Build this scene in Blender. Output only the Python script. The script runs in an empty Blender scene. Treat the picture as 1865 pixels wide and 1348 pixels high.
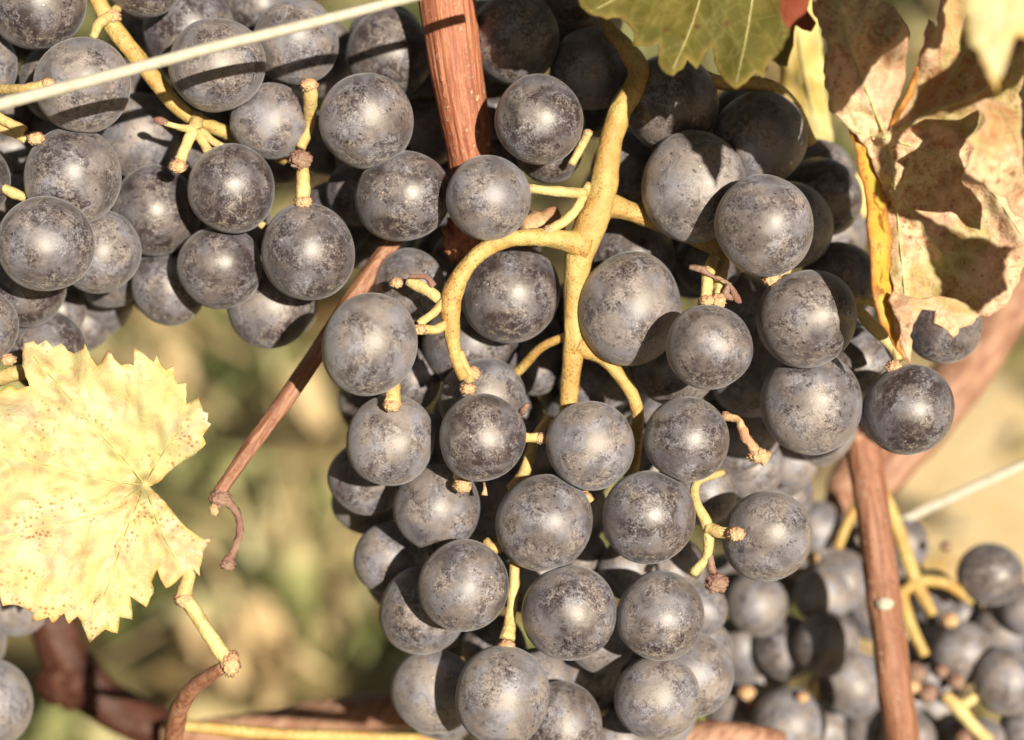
import bpy, bmesh, math, random
import numpy as np
from mathutils import Vector, Matrix, noise
from mathutils.geometry import delaunay_2d_cdt

random.seed(7)
rng = np.random.default_rng(7)
SC = bpy.context.scene
COL = SC.collection

# ------------------------------------------------------------------ camera, sky, sun, exposure
PITCH = math.radians(24)
CX, CY, FPX, D0 = 932.5, 674.0, 4200.0, 0.375      # measures of the photograph; D0 = metres to the bunch
CAM = Vector((0, 0, 0.95))
RIGHT = Vector((1, 0, 0))
UP = Vector((0, math.sin(PITCH), math.cos(PITCH)))
FWD = Vector((0, math.cos(PITCH), -math.sin(PITCH)))

cam_data = bpy.data.cameras.new('camera')
cam = bpy.data.objects.new('camera', cam_data)
COL.objects.link(cam)
cam.location = CAM
cam.rotation_euler = (math.pi / 2 - PITCH, 0, 0)
cam_data.sensor_width = 36
cam_data.lens = FPX / 1865 * 36
cam_data.clip_start = 0.01
cam_data.clip_end = 500
cam_data.dof.use_dof = True
cam_data.dof.focus_distance = D0 - 0.011
cam_data.dof.aperture_fstop = 12.5
SC.camera = cam

SUN_CAM = Vector((0.341, 0.066, 1.0))              # towards the sun, in camera axes (right, up, back)
SUN = (RIGHT * SUN_CAM.x + UP * SUN_CAM.y - FWD * SUN_CAM.z).normalized()
elev = math.asin(SUN.z)
azim = math.atan2(SUN.x, SUN.y)
world = bpy.data.worlds.new('World')
SC.world = world
world.use_nodes = True
wn = world.node_tree
wn.nodes.clear()
sky = wn.nodes.new('ShaderNodeTexSky')
sky.sky_type = 'NISHITA'
sky.sun_disc = False
sky.sun_elevation = elev
sky.sun_rotation = azim
sky.air_density = 0.8
sky.dust_density = 0.6
bg = wn.nodes.new('ShaderNodeBackground')
bg.inputs[1].default_value = 0.05
wo = wn.nodes.new('ShaderNodeOutputWorld')
sky_tint = wn.nodes.new('ShaderNodeMix'); sky_tint.data_type = 'RGBA'; sky_tint.blend_type = 'MULTIPLY'      # tint that warms and dims the sky light
sky_tint.inputs[0].default_value = 1.0
sky_tint.inputs[7].default_value = (0.85, 0.62, 0.42, 1)
wn.links.new(sky.outputs[0], sky_tint.inputs[6])
wn.links.new(sky_tint.outputs[2], bg.inputs[0])
wn.links.new(bg.outputs[0], wo.inputs[0])

sl = bpy.data.lights.new('sun', 'SUN')
sl.energy = 5.0
sl.angle = math.radians(0.53)
sl.color = (1.0, 0.88, 0.69)
so = bpy.data.objects.new('sun', sl)
COL.objects.link(so)
so.rotation_euler = SUN.to_track_quat('Z', 'Y').to_euler()
so.location = (1, -3, 3)

SC.view_settings.view_transform = 'Standard'
SC.view_settings.look = 'None'
SC.view_settings.gamma = 1
SC.view_settings.use_curve_mapping = False
SC.view_settings.exposure = 0.72

# ------------------------------------------------------------------ helpers
def W(x, y, z=0.0):
    """photograph measure (x, y) and distance z behind the bunch's plane (1 unit = 0.0893 mm) -> world"""
    d = D0 + z * D0 / FPX
    return CAM + RIGHT * ((x - CX) / FPX * d) - UP * ((y - CY) / FPX * d) + FWD * d

def wr(r, z=0.0):
    return r / FPX * (D0 + z * D0 / FPX)

def empty(name, loc, label, cat, group=None):
    o = bpy.data.objects.new(name, None)
    o.empty_display_size = 0.01
    COL.objects.link(o)
    o.location = loc
    o['label'] = label
    o['category'] = cat
    if group:
        o['group'] = group
    return o

def link(name, me, mat, parent=None, loc=None, scale=None):
    o = bpy.data.objects.new(name, me)
    COL.objects.link(o)
    if mat is not None and not me.materials:
        me.materials.append(mat)
    L = Vector(loc) if loc is not None else Vector((0, 0, 0))
    if parent is not None:
        o.parent = parent
        L = L - parent.location
    o.location = L
    if scale:
        o.scale = (scale,) * 3
    return o

def tag(o, label, cat, group=None, kind=None):
    if label: o['label'] = label
    if cat: o['category'] = cat
    if group: o['group'] = group
    if kind: o['kind'] = kind
    return o

def mesh_np(name, V, F, smooth=True):
    me = bpy.data.meshes.new(name)
    me.from_pydata([tuple(v) for v in V], [], [tuple(f) for f in F])
    me.update()
    if smooth:
        me.polygons.foreach_set('use_smooth', [True] * len(me.polygons))
    return me

def catmull(P, n=6):
    P = [np.array(p, float) for p in P]
    if len(P) < 3:
        return [P[0] + (P[-1] - P[0]) * t for t in np.linspace(0, 1, n + 1)]
    Q = [2 * P[0] - P[1]] + P + [2 * P[-1] - P[-2]]
    out = []
    for i in range(1, len(Q) - 2):
        a, b, c, d = Q[i - 1:i + 3]
        for k in range(n):
            t = k / n
            out.append(.5 * ((2 * b) + (c - a) * t + (2 * a - 5 * b + 4 * c - d) * t * t + (3 * b - a - 3 * c + d) * t ** 3))
    out.append(P[-1])
    return out

def tube(name, pts, mat, parent=None, sides=14, sub=6, ribs=0, rib_amp=0.0, rough=0.06, freq=0.05, cap=True, label=None):
    """pts: (x, y, z, r) in photograph measures; a tapered, slightly lumpy stem"""
    C = catmull(pts, sub)
    seed = random.random() * 100
    W3 = [W(c[0], c[1], c[2]) for c in C]
    R = [wr(max(c[3], .5) * (.90 if 'stem' in name else 1), c[2]) for c in C]
    o0 = W3[0]
    V, F = [], []
    ref = Vector((0.3, 0.2, 0.9))
    acc = 0
    for i, p in enumerate(W3):
        t = (W3[min(i + 1, len(W3) - 1)] - W3[max(i - 1, 0)]).normalized()
        u = ref - t * ref.dot(t)
        if u.length < 1e-4:
            u = t.orthogonal()
        u.normalize(); ref = u
        v = t.cross(u)
        if i: acc += (p - W3[i - 1]).length / 0.0000893
        for k in range(sides):
            a = 2 * math.pi * k / sides
            f = 1 + rough * noise.noise(Vector((math.cos(a) * 1.3 + seed, math.sin(a) * 1.3, acc * freq)))* 1.6
            if ribs:
                f += rib_amp * math.cos(a * ribs + .6 * math.sin(acc * .003))
            V.append((p - o0) + (u * math.cos(a) + v * math.sin(a)) * R[i] * f)
    n = len(W3)
    for i in range(n - 1):
        for k in range(sides):
            k2 = (k + 1) % sides
            F.append((i * sides + k, i * sides + k2, (i + 1) * sides + k2, (i + 1) * sides + k))
    if cap:
        F.append(tuple(range(sides - 1, -1, -1)))
        F.append(tuple((n - 1) * sides + k for k in range(sides)))
    me = mesh_np(name, V, F)
    o = link(name, me, mat, parent, o0)
    if label: o['label'] = label
    return o

_b = bmesh.new()
bmesh.ops.create_icosphere(_b, subdivisions=5, radius=1)
ICO5 = (np.array([v.co[:] for v in _b.verts]), [tuple(v.index for v in f.verts) for f in _b.faces]); _b.free()
_b = bmesh.new()
bmesh.ops.create_icosphere(_b, subdivisions=4, radius=1)
ICO4 = (np.array([v.co[:] for v in _b.verts]), [tuple(v.index for v in f.verts) for f in _b.faces]); _b.free()
_b = bmesh.new()
bmesh.ops.create_icosphere(_b, subdivisions=3, radius=1)
ICO3 = (np.array([v.co[:] for v in _b.verts]), [tuple(v.index for v in f.verts) for f in _b.faces]); _b.free()

def lump(name, x, y, z, r, mat, parent, sx=1.0, sy=1.0, warty=.22, fr=3.2):
    V0, F = ICO4; warty = min(warty * .8, .36); fr *= 1.3
    s = random.random() * 50
    V = []
    for v in V0:
        q = Vector(v)
        f = 1 + warty * noise.fractal(q * fr + Vector((s, s, 0)), 1.0, 2.0, 3)
        V.append((RIGHT * (v[0] * sx) + UP * (v[1] * sy) + FWD * v[2]) * wr(r, z) * f)
    return link(name, mesh_np(name, V, F), mat, parent, W(x, y, z))

# ------------------------------------------------------------------ materials
class NT:
    def __init__(s, name):
        s.m = bpy.data.materials.new(name)
        s.m.use_nodes = True
        s.t = s.m.node_tree
        s.t.nodes.clear()
        s.out = s.n('ShaderNodeOutputMaterial')
    def n(s, typ, **kw):
        nd = s.t.nodes.new(typ)
        for k, v in kw.items():
            setattr(nd, k, v)
        return nd
    def l(s, a, b): s.t.links.new(a, b)
    def setin(s, nd, key, val):
        if hasattr(val, 'is_linked') or hasattr(val, 'links'):
            s.l(val, nd.inputs[key])
        else:
            nd.inputs[key].default_value = val
    def noise(s, vec, scale, detail=4, rough=.55, dist=0, w=None):
        nd = s.n('ShaderNodeTexNoise')
        if w is not None:
            nd.noise_dimensions = '4D'; s.setin(nd, 'W', w)
        s.setin(nd, 'Vector', vec)
        nd.inputs['Scale'].default_value = scale
        nd.inputs['Detail'].default_value = detail
        nd.inputs['Roughness'].default_value = rough
        nd.inputs['Distortion'].default_value = dist
        return nd.outputs['Fac']
    def voro(s, vec, scale, feature='F1', w=None, rnd=1.0, out='Distance'):
        nd = s.n('ShaderNodeTexVoronoi', feature=feature)
        if w is not None:
            nd.voronoi_dimensions = '4D'; s.setin(nd, 'W', w)
        s.setin(nd, 'Vector', vec)
        nd.inputs['Scale'].default_value = scale
        nd.inputs['Randomness'].default_value = rnd
        return nd.outputs[out]
    def ramp(s, val, lo, hi, a=0.0, b=1.0, smooth=True):
        nd = s.n('ShaderNodeMapRange')
        nd.interpolation_type = 'SMOOTHSTEP' if smooth else 'LINEAR'
        s.setin(nd, 0, val)
        for i, v in zip((1, 2, 3, 4), (lo, hi, a, b)):
            nd.inputs[i].default_value = v
        return nd.outputs[0]
    def math(s, op, a, b=0.0, clamp=False):
        nd = s.n('ShaderNodeMath', operation=op, use_clamp=clamp)
        s.setin(nd, 0, a); s.setin(nd, 1, b)
        return nd.outputs[0]
    def mix(s, fac, a, b):
        nd = s.n('ShaderNodeMix', data_type='RGBA')
        s.setin(nd, 0, fac)
        for i, v in ((6, a), (7, b)):
            if isinstance(v, tuple): v = (*v, 1) if len(v) == 3 else v
            s.setin(nd, i, v)
        return nd.outputs[2]
    def vmap(s, vec, scale=(1, 1, 1), loc=(0, 0, 0)):
        nd = s.n('ShaderNodeMapping')
        s.l(vec, nd.inputs[0])
        nd.inputs['Scale'].default_value = scale
        nd.inputs['Location'].default_value = loc
        return nd.outputs[0]
    def bump(s, h, strength=.3, dist=.001, normal=None):
        nd = s.n('ShaderNodeBump')
        nd.inputs['Strength'].default_value = strength
        nd.inputs['Distance'].default_value = dist
        s.l(h, nd.inputs['Height'])
        if normal is not None: s.l(normal, nd.inputs['Normal'])
        return nd.outputs[0]
    def principled(s, **kw):
        nd = s.n('ShaderNodeBsdfPrincipled')
        for k, v in kw.items():
            if isinstance(v, tuple) and len(v) == 3 and k != 'Subsurface Radius': v = (*v, 1)
            s.setin(nd, k, v)
        return nd

def mat_grape(name='grape skin', tint=(0.272, 0.240, 0.238)):
    n = NT(name)
    tc0 = n.n('ShaderNodeTexCoord').outputs['Object']
    oi = n.n('ShaderNodeObjectInfo'); rnd = oi.outputs['Random']
    sl_ = n.n('ShaderNodeSeparateXYZ'); n.l(oi.outputs['Location'], sl_.inputs[0])
    tip = n.ramp(sl_.outputs[2], .80, .755, -.04, .20)       # the lower berries carry the thicker bloom
    off = n.n('ShaderNodeCombineXYZ')
    n.setin(off, 0, n.math('MULTIPLY', rnd, 41.0)); n.setin(off, 1, n.math('MULTIPLY', rnd, -27.0)); n.setin(off, 2, n.math('MULTIPLY', rnd, 63.0))
    add = n.n('ShaderNodeVectorMath', operation='ADD'); n.l(tc0, add.inputs[0]); n.l(off.outputs[0], add.inputs[1])
    tc = add.outputs[0]
    big = n.noise(tc, 1.35, 2, .5, .5)
    mid = n.noise(tc, 6.4, 5, .72, .7)
    fine = n.noise(tc, 24.0, 4, .78, .4)
    # bloom cover: broad rubbed zones, cloudy mottling whose strength differs from berry to berry, fine grain
    r2 = n.math('FRACT', n.math('MULTIPLY', rnd, 17.77))
    r3 = n.math('FRACT', n.math('MULTIPLY', rnd, 53.31))
    zone = n.ramp(big, .38, .62)
    patch = n.math('ADD', .25, n.math('MULTIPLY', n.ramp(n.noise(tc, 1.9, 1, .5), .40, .58), .75))
    cov = n.math('ADD', n.math('MULTIPLY', zone, .40), n.math('MULTIPLY', n.math('MULTIPLY', n.math('SUBTRACT', n.ramp(mid, .36, .64), .5), .70), patch))
    cov = n.math('ADD', cov, n.math('MULTIPLY', n.math('MULTIPLY', n.math('SUBTRACT', n.ramp(fine, .38, .62), .5), .66), patch))
    cov = n.math('ADD', n.math('ADD', cov, n.math('MULTIPLY', n.math('SUBTRACT', r2, .5), .46)), .27)
    cov = n.math('ADD', cov, tip)
    # rubbed-off dark freckles
    cmb = n.n('ShaderNodeCombineXYZ')
    n.setin(cmb, 0, n.math('MULTIPLY', mid, .30)); n.setin(cmb, 1, n.math('MULTIPLY', fine, .14)); n.setin(cmb, 2, n.math('MULTIPLY', mid, -.22))
    v2 = n.n('ShaderNodeVectorMath', operation='ADD'); n.l(tc, v2.inputs[0]); n.l(cmb.outputs[0], v2.inputs[1]); v2 = v2.outputs[0]
    fk = n.voro(v2, 7.0, 'F1')
    fmask = n.ramp(n.noise(tc, 2.3, 1, .5), .46, .60)
    freck = n.math('MULTIPLY', n.ramp(fk, .12, .24, 1, 0), fmask)
    cov = n.math('SUBTRACT', cov, n.math('MULTIPLY', freck, .75))
    covc = n.ramp(cov, 0.0, 1.05, 0.0, 1.0, False)
    dark = n.mix(mid, (.024, .015, .018), (.044, .030, .034))
    hue = n.mix(n.ramp(n.noise(tc, 1.7, 1, .5), .42, .62), tint, (tint[0] * .90, tint[1] * 1.02, tint[2] * 1.24))
    col = n.mix(covc, dark, hue)
    flake = n.math('MULTIPLY', n.ramp(fine, .56, .66), n.ramp(mid, .50, .62))      # pale wax flakes
    col = n.mix(n.math('MULTIPLY', n.math('MULTIPLY', flake, patch), .5), col, (.56, .51, .43))
    # pale cracked wax, mostly low on the berry
    sep = n.n('ShaderNodeSeparateXYZ'); n.l(tc0, sep.inputs[0])
    low = n.ramp(n.math('ADD', sep.outputs[2], n.math('MULTIPLY', big, .9)), .20, -.30)
    st = n.voro(n.vmap(v2, (1, 1, 1.9)), 6.0, 'DISTANCE_TO_EDGE')
    crack = n.math('MULTIPLY', n.ramp(st, .012, .06, 1, 0), n.math('MULTIPLY', low, n.ramp(mid, .46, .58)))
    col = n.mix(n.math('MULTIPLY', crack, .8), col, (.66, .60, .42))
    # scattered tan lenticels
    ln = n.voro(tc, 2.6, 'F1')
    lent = n.math('MULTIPLY', n.ramp(ln, .045, .06, 1, 0), n.ramp(big, .54, .57))
    col = n.mix(lent, col, (.62, .44, .27))
    rgh = n.ramp(covc, 0, 1, .40, .60, False)
    h = n.math('ADD', n.math('MULTIPLY', fine, .20), n.math('MULTIPLY', mid, .55))
    nb = n.bump(h, .07, .05)
    p = n.principled(**{'Base Color': col, 'Roughness': rgh, 'Normal': nb, 'Specular IOR Level': .95, 
                        'Sheen Weight': .18, 'Sheen Roughness': .4, 'Sheen Tint': (.88, .90, 1.0)})
    n.l(p.outputs[0], n.out.inputs[0])
    return n.m

def mat_stem(name, c1, c2, c3, speck=.5, scale=1.0, rough=.5, sss=.1):
    n = NT(name)
    tc = n.n('ShaderNodeTexCoord').outputs['Object']
    a = n.noise(tc, 160 * scale, 4, .6)
    b = n.noise(tc, 900 * scale, 4, .65)
    col = n.mix(n.ramp(a, .38, .62), c1, c2)
    sp = n.math('MULTIPLY', n.ramp(n.voro(tc, 1900 * scale, 'F1'), .16, .36, 1, 0), n.ramp(n.noise(tc, 220 * scale, 2), .38, .56))
    col = n.mix(n.math('MULTIPLY', sp, speck), col, c3)
    col = n.mix(n.math('MULTIPLY', n.ramp(b, .52, .72), .4), col, c3)
    nb = n.bump(n.math('ADD', b, n.math('MULTIPLY', a, 1.5)), .8, .0005)
    p = n.principled(**{'Base Color': col, 'Roughness': rough, 'Normal': nb, 'Specular IOR Level': .4,
                        'Subsurface Weight': sss, 'Subsurface Scale': .001, 'Subsurface Radius': (1.0, .6, .2)})
    n.l(p.outputs[0], n.out.inputs[0])
    return n.m

def mat_cane(name, c1, c2, pale, axis, k=1.0, amt=.65):
    """fibrous bark: streaks stretched along the cane's axis (world direction)"""
    n = NT(name)
    tc = n.n('ShaderNodeTexCoord').outputs['Object']
    # rotate so that z runs along the axis
    q = Vector(axis).normalized().rotation_difference(Vector((0, 0, 1))).to_euler()
    mp = n.n('ShaderNodeMapping'); n.l(tc, mp.inputs[0]); mp.inputs['Rotation'].default_value = q
    v = n.vmap(mp.outputs[0], (1, 1, .045))
    s1 = n.noise(v, 900 * k, 4, .6, .3)
    s2 = n.noise(v, 2600 * k, 3, .6)
    a = n.noise(mp.outputs[0], 130 * k, 4, .6)
    pat = n.noise(mp.outputs[0], 1000 * k, 5, .65, .4)
    col = n.mix(n.ramp(s1, .38, .62), c1, c2)
    col = n.mix(n.ramp(a, .45, .7, 0, .5), col, c1)
    pl = n.math('MULTIPLY', n.ramp(pat, .54, .66), n.ramp(n.noise(v, 500 * k, 2), .4, .6))
    col = n.mix(n.math('MULTIPLY', pl, amt), col, pale)
    h = n.math('ADD', n.math('MULTIPLY', s1, 1.2), n.math('ADD', n.math('MULTIPLY', s2, .5), n.math('MULTIPLY', pl, .5)))
    nb = n.bump(h, .7, .0006 / k)
    p = n.principled(**{'Base Color': col, 'Roughness': .5, 'Normal': nb, 'Specular IOR Level': .4})
    n.l(p.outputs[0], n.out.inputs[0])
    return n.m

def mat_leaf(name, kind):
    n = NT(name)
    tc = n.n('ShaderNodeTexCoord').outputs['Object']
    at = n.n('ShaderNodeAttribute'); at.attribute_name = 'vein'; vein = at.outputs['Fac']
    at2 = n.n('ShaderNodeAttribute'); at2.attribute_name = 'edge'; edge = at2.outputs['Fac']
    big = n.noise(tc, 75, 4, .6, .5)
    mid = n.noise(tc, 240, 5, .65, .4)
    fine = n.noise(tc, 1100, 4, .65)
    net = n.voro(n.vmap(tc), 620, 'DISTANCE_TO_EDGE')
    netm = n.ramp(net, .02, .10, 1, 0)
    net2 = n.ramp(n.voro(tc, 230, 'DISTANCE_TO_EDGE'), .01, .045, 1, 0)
    if kind == 'pale':
        col = n.mix(n.ramp(big, .40, .62), (.58, .54, .27), (.68, .59, .43))
        col = n.mix(n.math('MULTIPLY', n.ramp(mid, .42, .62), .45), col, (.52, .53, .20))
        rust = n.math('MULTIPLY', n.ramp(n.noise(n.vmap(tc, loc=(.3, 0, 0)), 70, 6, .78, .8), .47, .58), n.ramp(mid, .38, .54))
        col = n.mix(n.math('MULTIPLY', rust, .62), col, (.56, .31, .20))
        sp = n.math('MULTIPLY', n.ramp(n.voro(tc, 1050, 'F1'), .20, .38, 1, 0), n.ramp(n.noise(tc, 90, 4, .7), .46, .58))
        col = n.mix(n.math('MULTIPLY', sp, .8), col, (.38, .12, .04))
        col = n.mix(n.math('MULTIPLY', edge, n.ramp(mid, .40, .6)), col, (.74, .46, .14))
        col = n.mix(n.math('MULTIPLY', n.math('MAXIMUM', vein, n.math('MULTIPLY', net2, .18)), .85), col, (.62, .64, .28))
        trans, tcol, rg = .22, (.66, .56, .26), .55
    elif kind == 'green':
        col = n.mix(n.ramp(big, .40, .62), (.085, .080, .010), (.125, .105, .016))
        col = n.mix(n.math('MULTIPLY', n.ramp(mid, .5, .7), .5), col, (.17, .13, .03))
        sp = n.math('MULTIPLY', n.ramp(n.voro(tc, 420, 'F1'), .13, .26, 1, 0), n.ramp(n.noise(tc, 150, 3), .47, .58))
        col = n.mix(n.math('MULTIPLY', sp, .85), col, (.09, .035, .010))
        col = n.mix(n.math('MULTIPLY', n.math('MAXIMUM', vein, n.math('MULTIPLY', net2, .35)), .8), col, (.22, .20, .06))
        col = n.mix(n.math('MULTIPLY', edge, .5), col, (.34, .24, .07))
        at3 = n.n('ShaderNodeAttribute'); at3.attribute_name = 'burn'
        col = n.mix(at3.outputs['Fac'], col, (.24, .055, .025))
        trans, tcol, rg = .25, (.26, .25, .03), .75
    elif kind == 'yellow':
        col = n.mix(n.ramp(big, .40, .62), (.78, .62, .22), (.76, .70, .36))
        col = n.mix(n.math('MULTIPLY', n.ramp(mid, .5, .65), .5), col, (.66, .58, .16))
        col = n.mix(n.math('MULTIPLY', vein, .6), col, (.80, .74, .50))
        trans, tcol, rg = .35, (.80, .60, .12), .5
    elif kind == 'strip':
        st = n.noise(n.vmap(tc, (1, 1, .35)), 700, 5, .65, .5)
        col = n.mix(n.ramp(big, .42, .6), (.66, .46, .07), (.58, .50, .08))
        col = n.mix(n.math('MULTIPLY', n.ramp(st, .52, .62), .85), col, (.30, .09, .02))
        col = n.mix(edge, col, (.50, .20, .05))
        trans, tcol, rg = .35, (.85, .55, .06), .5
    else:      # dry
        col = n.mix(n.ramp(big, .40, .60), (.78, .54, .40), (.76, .64, .40))
        grn = n.ramp(n.noise(n.vmap(tc, loc=(.11, .05, 0)), 55, 3, .55, .4), .50, .58)
        col = n.mix(n.math('MULTIPLY', grn, .75), col, (.36, .35, .10))
        brown = n.math('MULTIPLY', n.ramp(n.noise(n.vmap(tc, loc=(.2, .1, 0)), 48, 6, .74, .5), .52, .62), n.ramp(fine, .30, .55, .35, 1))
        col = n.mix(n.math('MULTIPLY', brown, .50), col, (.50, .20, .10))
        mott = n.math('MULTIPLY', n.ramp(n.noise(tc, 620, 6, .8, .6), .47, .58), n.ramp(n.noise(tc, 95, 3), .34, .52))
        col = n.mix(n.math('MULTIPLY', mott, .70), col, (.42, .16, .08))
        sp = n.math('MULTIPLY', n.ramp(n.voro(tc, 330, 'F1'), .10, .22, 1, 0), n.ramp(n.noise(tc, 90, 2), .46, .58))
        fs = n.math('MULTIPLY', n.ramp(n.voro(tc, 900, 'F1'), .14, .30, 1, 0), n.ramp(n.noise(tc, 130, 3), .44, .56))
        col = n.mix(n.math('MULTIPLY', fs, .7), col, (.26, .09, .04))
        col = n.mix(n.math('MULTIPLY', sp, .8), col, (.13, .05, .02))
        col = n.mix(n.math('MULTIPLY', n.math('MAXIMUM', vein, n.math('MULTIPLY', net2, .25)), .7), col, (.72, .66, .44))
        col = n.mix(n.math('MULTIPLY', edge, .45), col, (.72, .50, .34))
        trans, tcol, rg = .22, (.62, .26, .06), .6
    h = n.math('ADD', n.math('MULTIPLY', fine, .5), n.math('ADD', n.math('MULTIPLY', netm, -.10), n.math('MULTIPLY', mid, 1.2)))
    h = n.math('SUBTRACT', h, n.math('MULTIPLY', net2, .15))
    if kind == 'dry': h = n.math('ADD', h, n.math('MULTIPLY', n.noise(tc, 420, 5, .7, 1.2), 2.2))
    nb = n.bump(h, .55 if kind == 'dry' else .45, .0004)
    p = n.principled(**{'Base Color': col, 'Roughness': rg, 'Normal': nb, 'Specular IOR Level': .35})
    tr = n.n('ShaderNodeBsdfTranslucent')
    tmix = n.mix(.45, col, tcol)
    n.l(tmix, tr.inputs[0]); n.l(nb, tr.inputs[1])
    ms = n.n('ShaderNodeMixShader'); ms.inputs[0].default_value = trans
    n.l(p.outputs[0], ms.inputs[1]); n.l(tr.outputs[0], ms.inputs[2])
    n.l(ms.outputs[0], n.out.inputs[0])
    return n.m

M_GRAPE = mat_grape()
M_STEM = mat_stem('yellow bunch stem', (.52, .40, .15), (.45, .28, .09), (.17, .08, .025), .85)
M_TWIG = mat_stem('yellow grape stalk', (.60, .51, .24), (.54, .40, .17), (.38, .20, .08), .4)
M_KNOB = mat_stem('tan stalk end', (.46, .25, .15), (.58, .42, .24), (.26, .11, .08), .5, 1.4, .65)
M_DEAD = mat_stem('withered brown stalk', (.22, .11, .09), (.30, .20, .15), (.10, .05, .04), .5, 1.4, .75)
def cane_axis(a, b): return (W(*b) - W(*a)).normalized()
M_CANE = mat_cane('red brown cane bark', (.27, .085, .045), (.44, .18, .10), (.68, .48, .34), cane_axis((815, 0, 60), (858, 290, 60)))
M_CANE2 = mat_cane('thin cane bark', (.22, .09, .05), (.36, .19, .12), (.52, .36, .26), cane_axis((700, 450, 60), (400, 890, 60)), 1.3, .3)
M_CANE3 = mat_cane('weathered cane bark', (.22, .09, .05), (.33, .16, .10), (.60, .44, .34), cane_axis((1565, 800, 500), (1640, 1348, 500)), .9, .5)
M_CANE4 = mat_cane('pinkish cane bark', (.25, .12, .08), (.42, .25, .17), (.55, .42, .32), cane_axis((1850, 540, 900), (1500, 950, 900)), .7, .4)
M_CANE5 = mat_cane('dark cane bark', (.055, .018, .011), (.09, .03, .018), (.15, .08, .05), cane_axis((60, 1050, 900), (250, 1300, 900)), .7, .3)
def mat_wire():
    n = NT('pale coated wire')
    tc = n.n('ShaderNodeTexCoord').outputs['Object']
    a = n.noise(tc, 900, 4, .6)
    col = n.mix(n.ramp(a, .45, .7), (.50, .48, .41), (.42, .39, .31))
    col = n.mix(n.math('MULTIPLY', n.ramp(n.noise(tc, 260, 5, .7), .60, .72), .5), col, (.40, .36, .28))
    p = n.principled(**{'Base Color': col, 'Roughness': .45, 'Normal': n.bump(a, .25, .0003)})
    n.l(p.outputs[0], n.out.inputs[0])
    return n.m
M_WIRE = mat_wire()
M_PALE = mat_leaf('pale autumn leaf', 'pale')
M_RIB = mat_stem('pale leaf rib', (.52, .50, .22), (.48, .42, .20), (.34, .24, .12), .2)
M_GREEN = mat_leaf('olive green leaf', 'green')
M_YEL = mat_leaf('yellow leaf', 'yellow')
M_DRY = mat_leaf('dry mottled leaf', 'dry')
M_STRIP = mat_leaf('speckled yellow leaf fold', 'strip')

# ------------------------------------------------------------------ ground, grass, litter
def g2(x, y):
    """ground height"""
    return .03 * noise.noise(Vector((x * 1.3, y * 1.3, 0))) + .012 * noise.noise(Vector((x * 7, y * 7, 3)))

def mat_ground():
    n = NT('vineyard floor')
    geo = n.n('ShaderNodeNewGeometry').outputs['Position']
    a = n.noise(geo, 5.5, 5, .6, .6)
    b = n.noise(geo, 22, 5, .65, .4)
    c = n.noise(geo, 90, 4, .6)
    soil = n.mix(n.ramp(b, .4, .62), (.86, .66, .38), (.88, .74, .48))
    soil = n.mix(n.math('MULTIPLY', n.ramp(c, .55, .7), .35), soil, (.50, .30, .15))
    turf = n.mix(n.ramp(a, .46, .58), (.022, .018, .009), (.20, .17, .08))
    turf = n.mix(n.math('MULTIPLY', n.ramp(b, .52, .64), n.ramp(a, .42, .5)), turf, (.48, .36, .17))
    sep = n.n('ShaderNodeSeparateXYZ'); n.l(geo, sep.inputs[0])
    strip = n.math('MULTIPLY', n.ramp(n.math('ADD', sep.outputs[0], n.math('MULTIPLY', n.math('SUBTRACT', a, .5), .35)), .22, .34), n.ramp(n.math('ADD', sep.outputs[1], n.math('MULTIPLY', n.math('SUBTRACT', b, .5), .5)), 2.20, 2.06))
    col = n.mix(strip, turf, soil)
    nb = n.bump(n.math('ADD', b, c), .8, .01)
    p = n.principled(**{'Base Color': col, 'Roughness': .9, 'Normal': nb, 'Specular IOR Level': .15})
    n.l(p.outputs[0], n.out.inputs[0])
    return n.m

def build_ground():
    xs = np.concatenate([np.linspace(-200, -6, 12), np.linspace(-4, 4, 90), np.linspace(6, 200, 12)])
    ys = np.concatenate([np.linspace(-60, -2, 10), np.linspace(-1, 7, 90), np.linspace(9, 300, 14)])
    V = [(x, y, g2(x, y)) for y in ys for x in xs]
    nx = len(xs)
    F = [(j * nx + i, j * nx + i + 1, (j + 1) * nx + i + 1, (j + 1) * nx + i) for j in range(len(ys) - 1) for i in range(nx - 1)]
    o = link('ground', mesh_np('ground', V, F), mat_ground())
    tag(o, 'blurred vineyard floor of green and straw-coloured turf with bare tan soil at right', None, kind='structure')
build_ground()

def mat_blade(name, cols):
    n = NT(name)
    at = n.n('ShaderNodeAttribute'); at.attribute_name = 'shade'; f = at.outputs['Fac']
    col = cols[0]
    for k, c in enumerate(cols[1:]):
        t = (k + 1) / len(cols)
        col = n.mix(n.ramp(f, t - .04, t + .04), col, c)
    p = n.principled(**{'Base Color': col, 'Roughness': .45, 'Specular IOR Level': .4})
    tr = n.n('ShaderNodeBsdfTranslucent'); n.setin(tr, 0, col)
    ms = n.n('ShaderNodeMixShader'); ms.inputs[0].default_value = .3
    n.l(p.outputs[0], ms.inputs[1]); n.l(tr.outputs[0], ms.inputs[2]); n.l(ms.outputs[0], n.out.inputs[0])
    return n.m

def shade_mesh(name, V, F, S, mat):
    me = mesh_np(name, V, F)
    at = me.attributes.new('shade', 'FLOAT', 'POINT'); at.data.foreach_set('value', np.array(S, np.float32))
    return link(name, me, mat)

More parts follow.
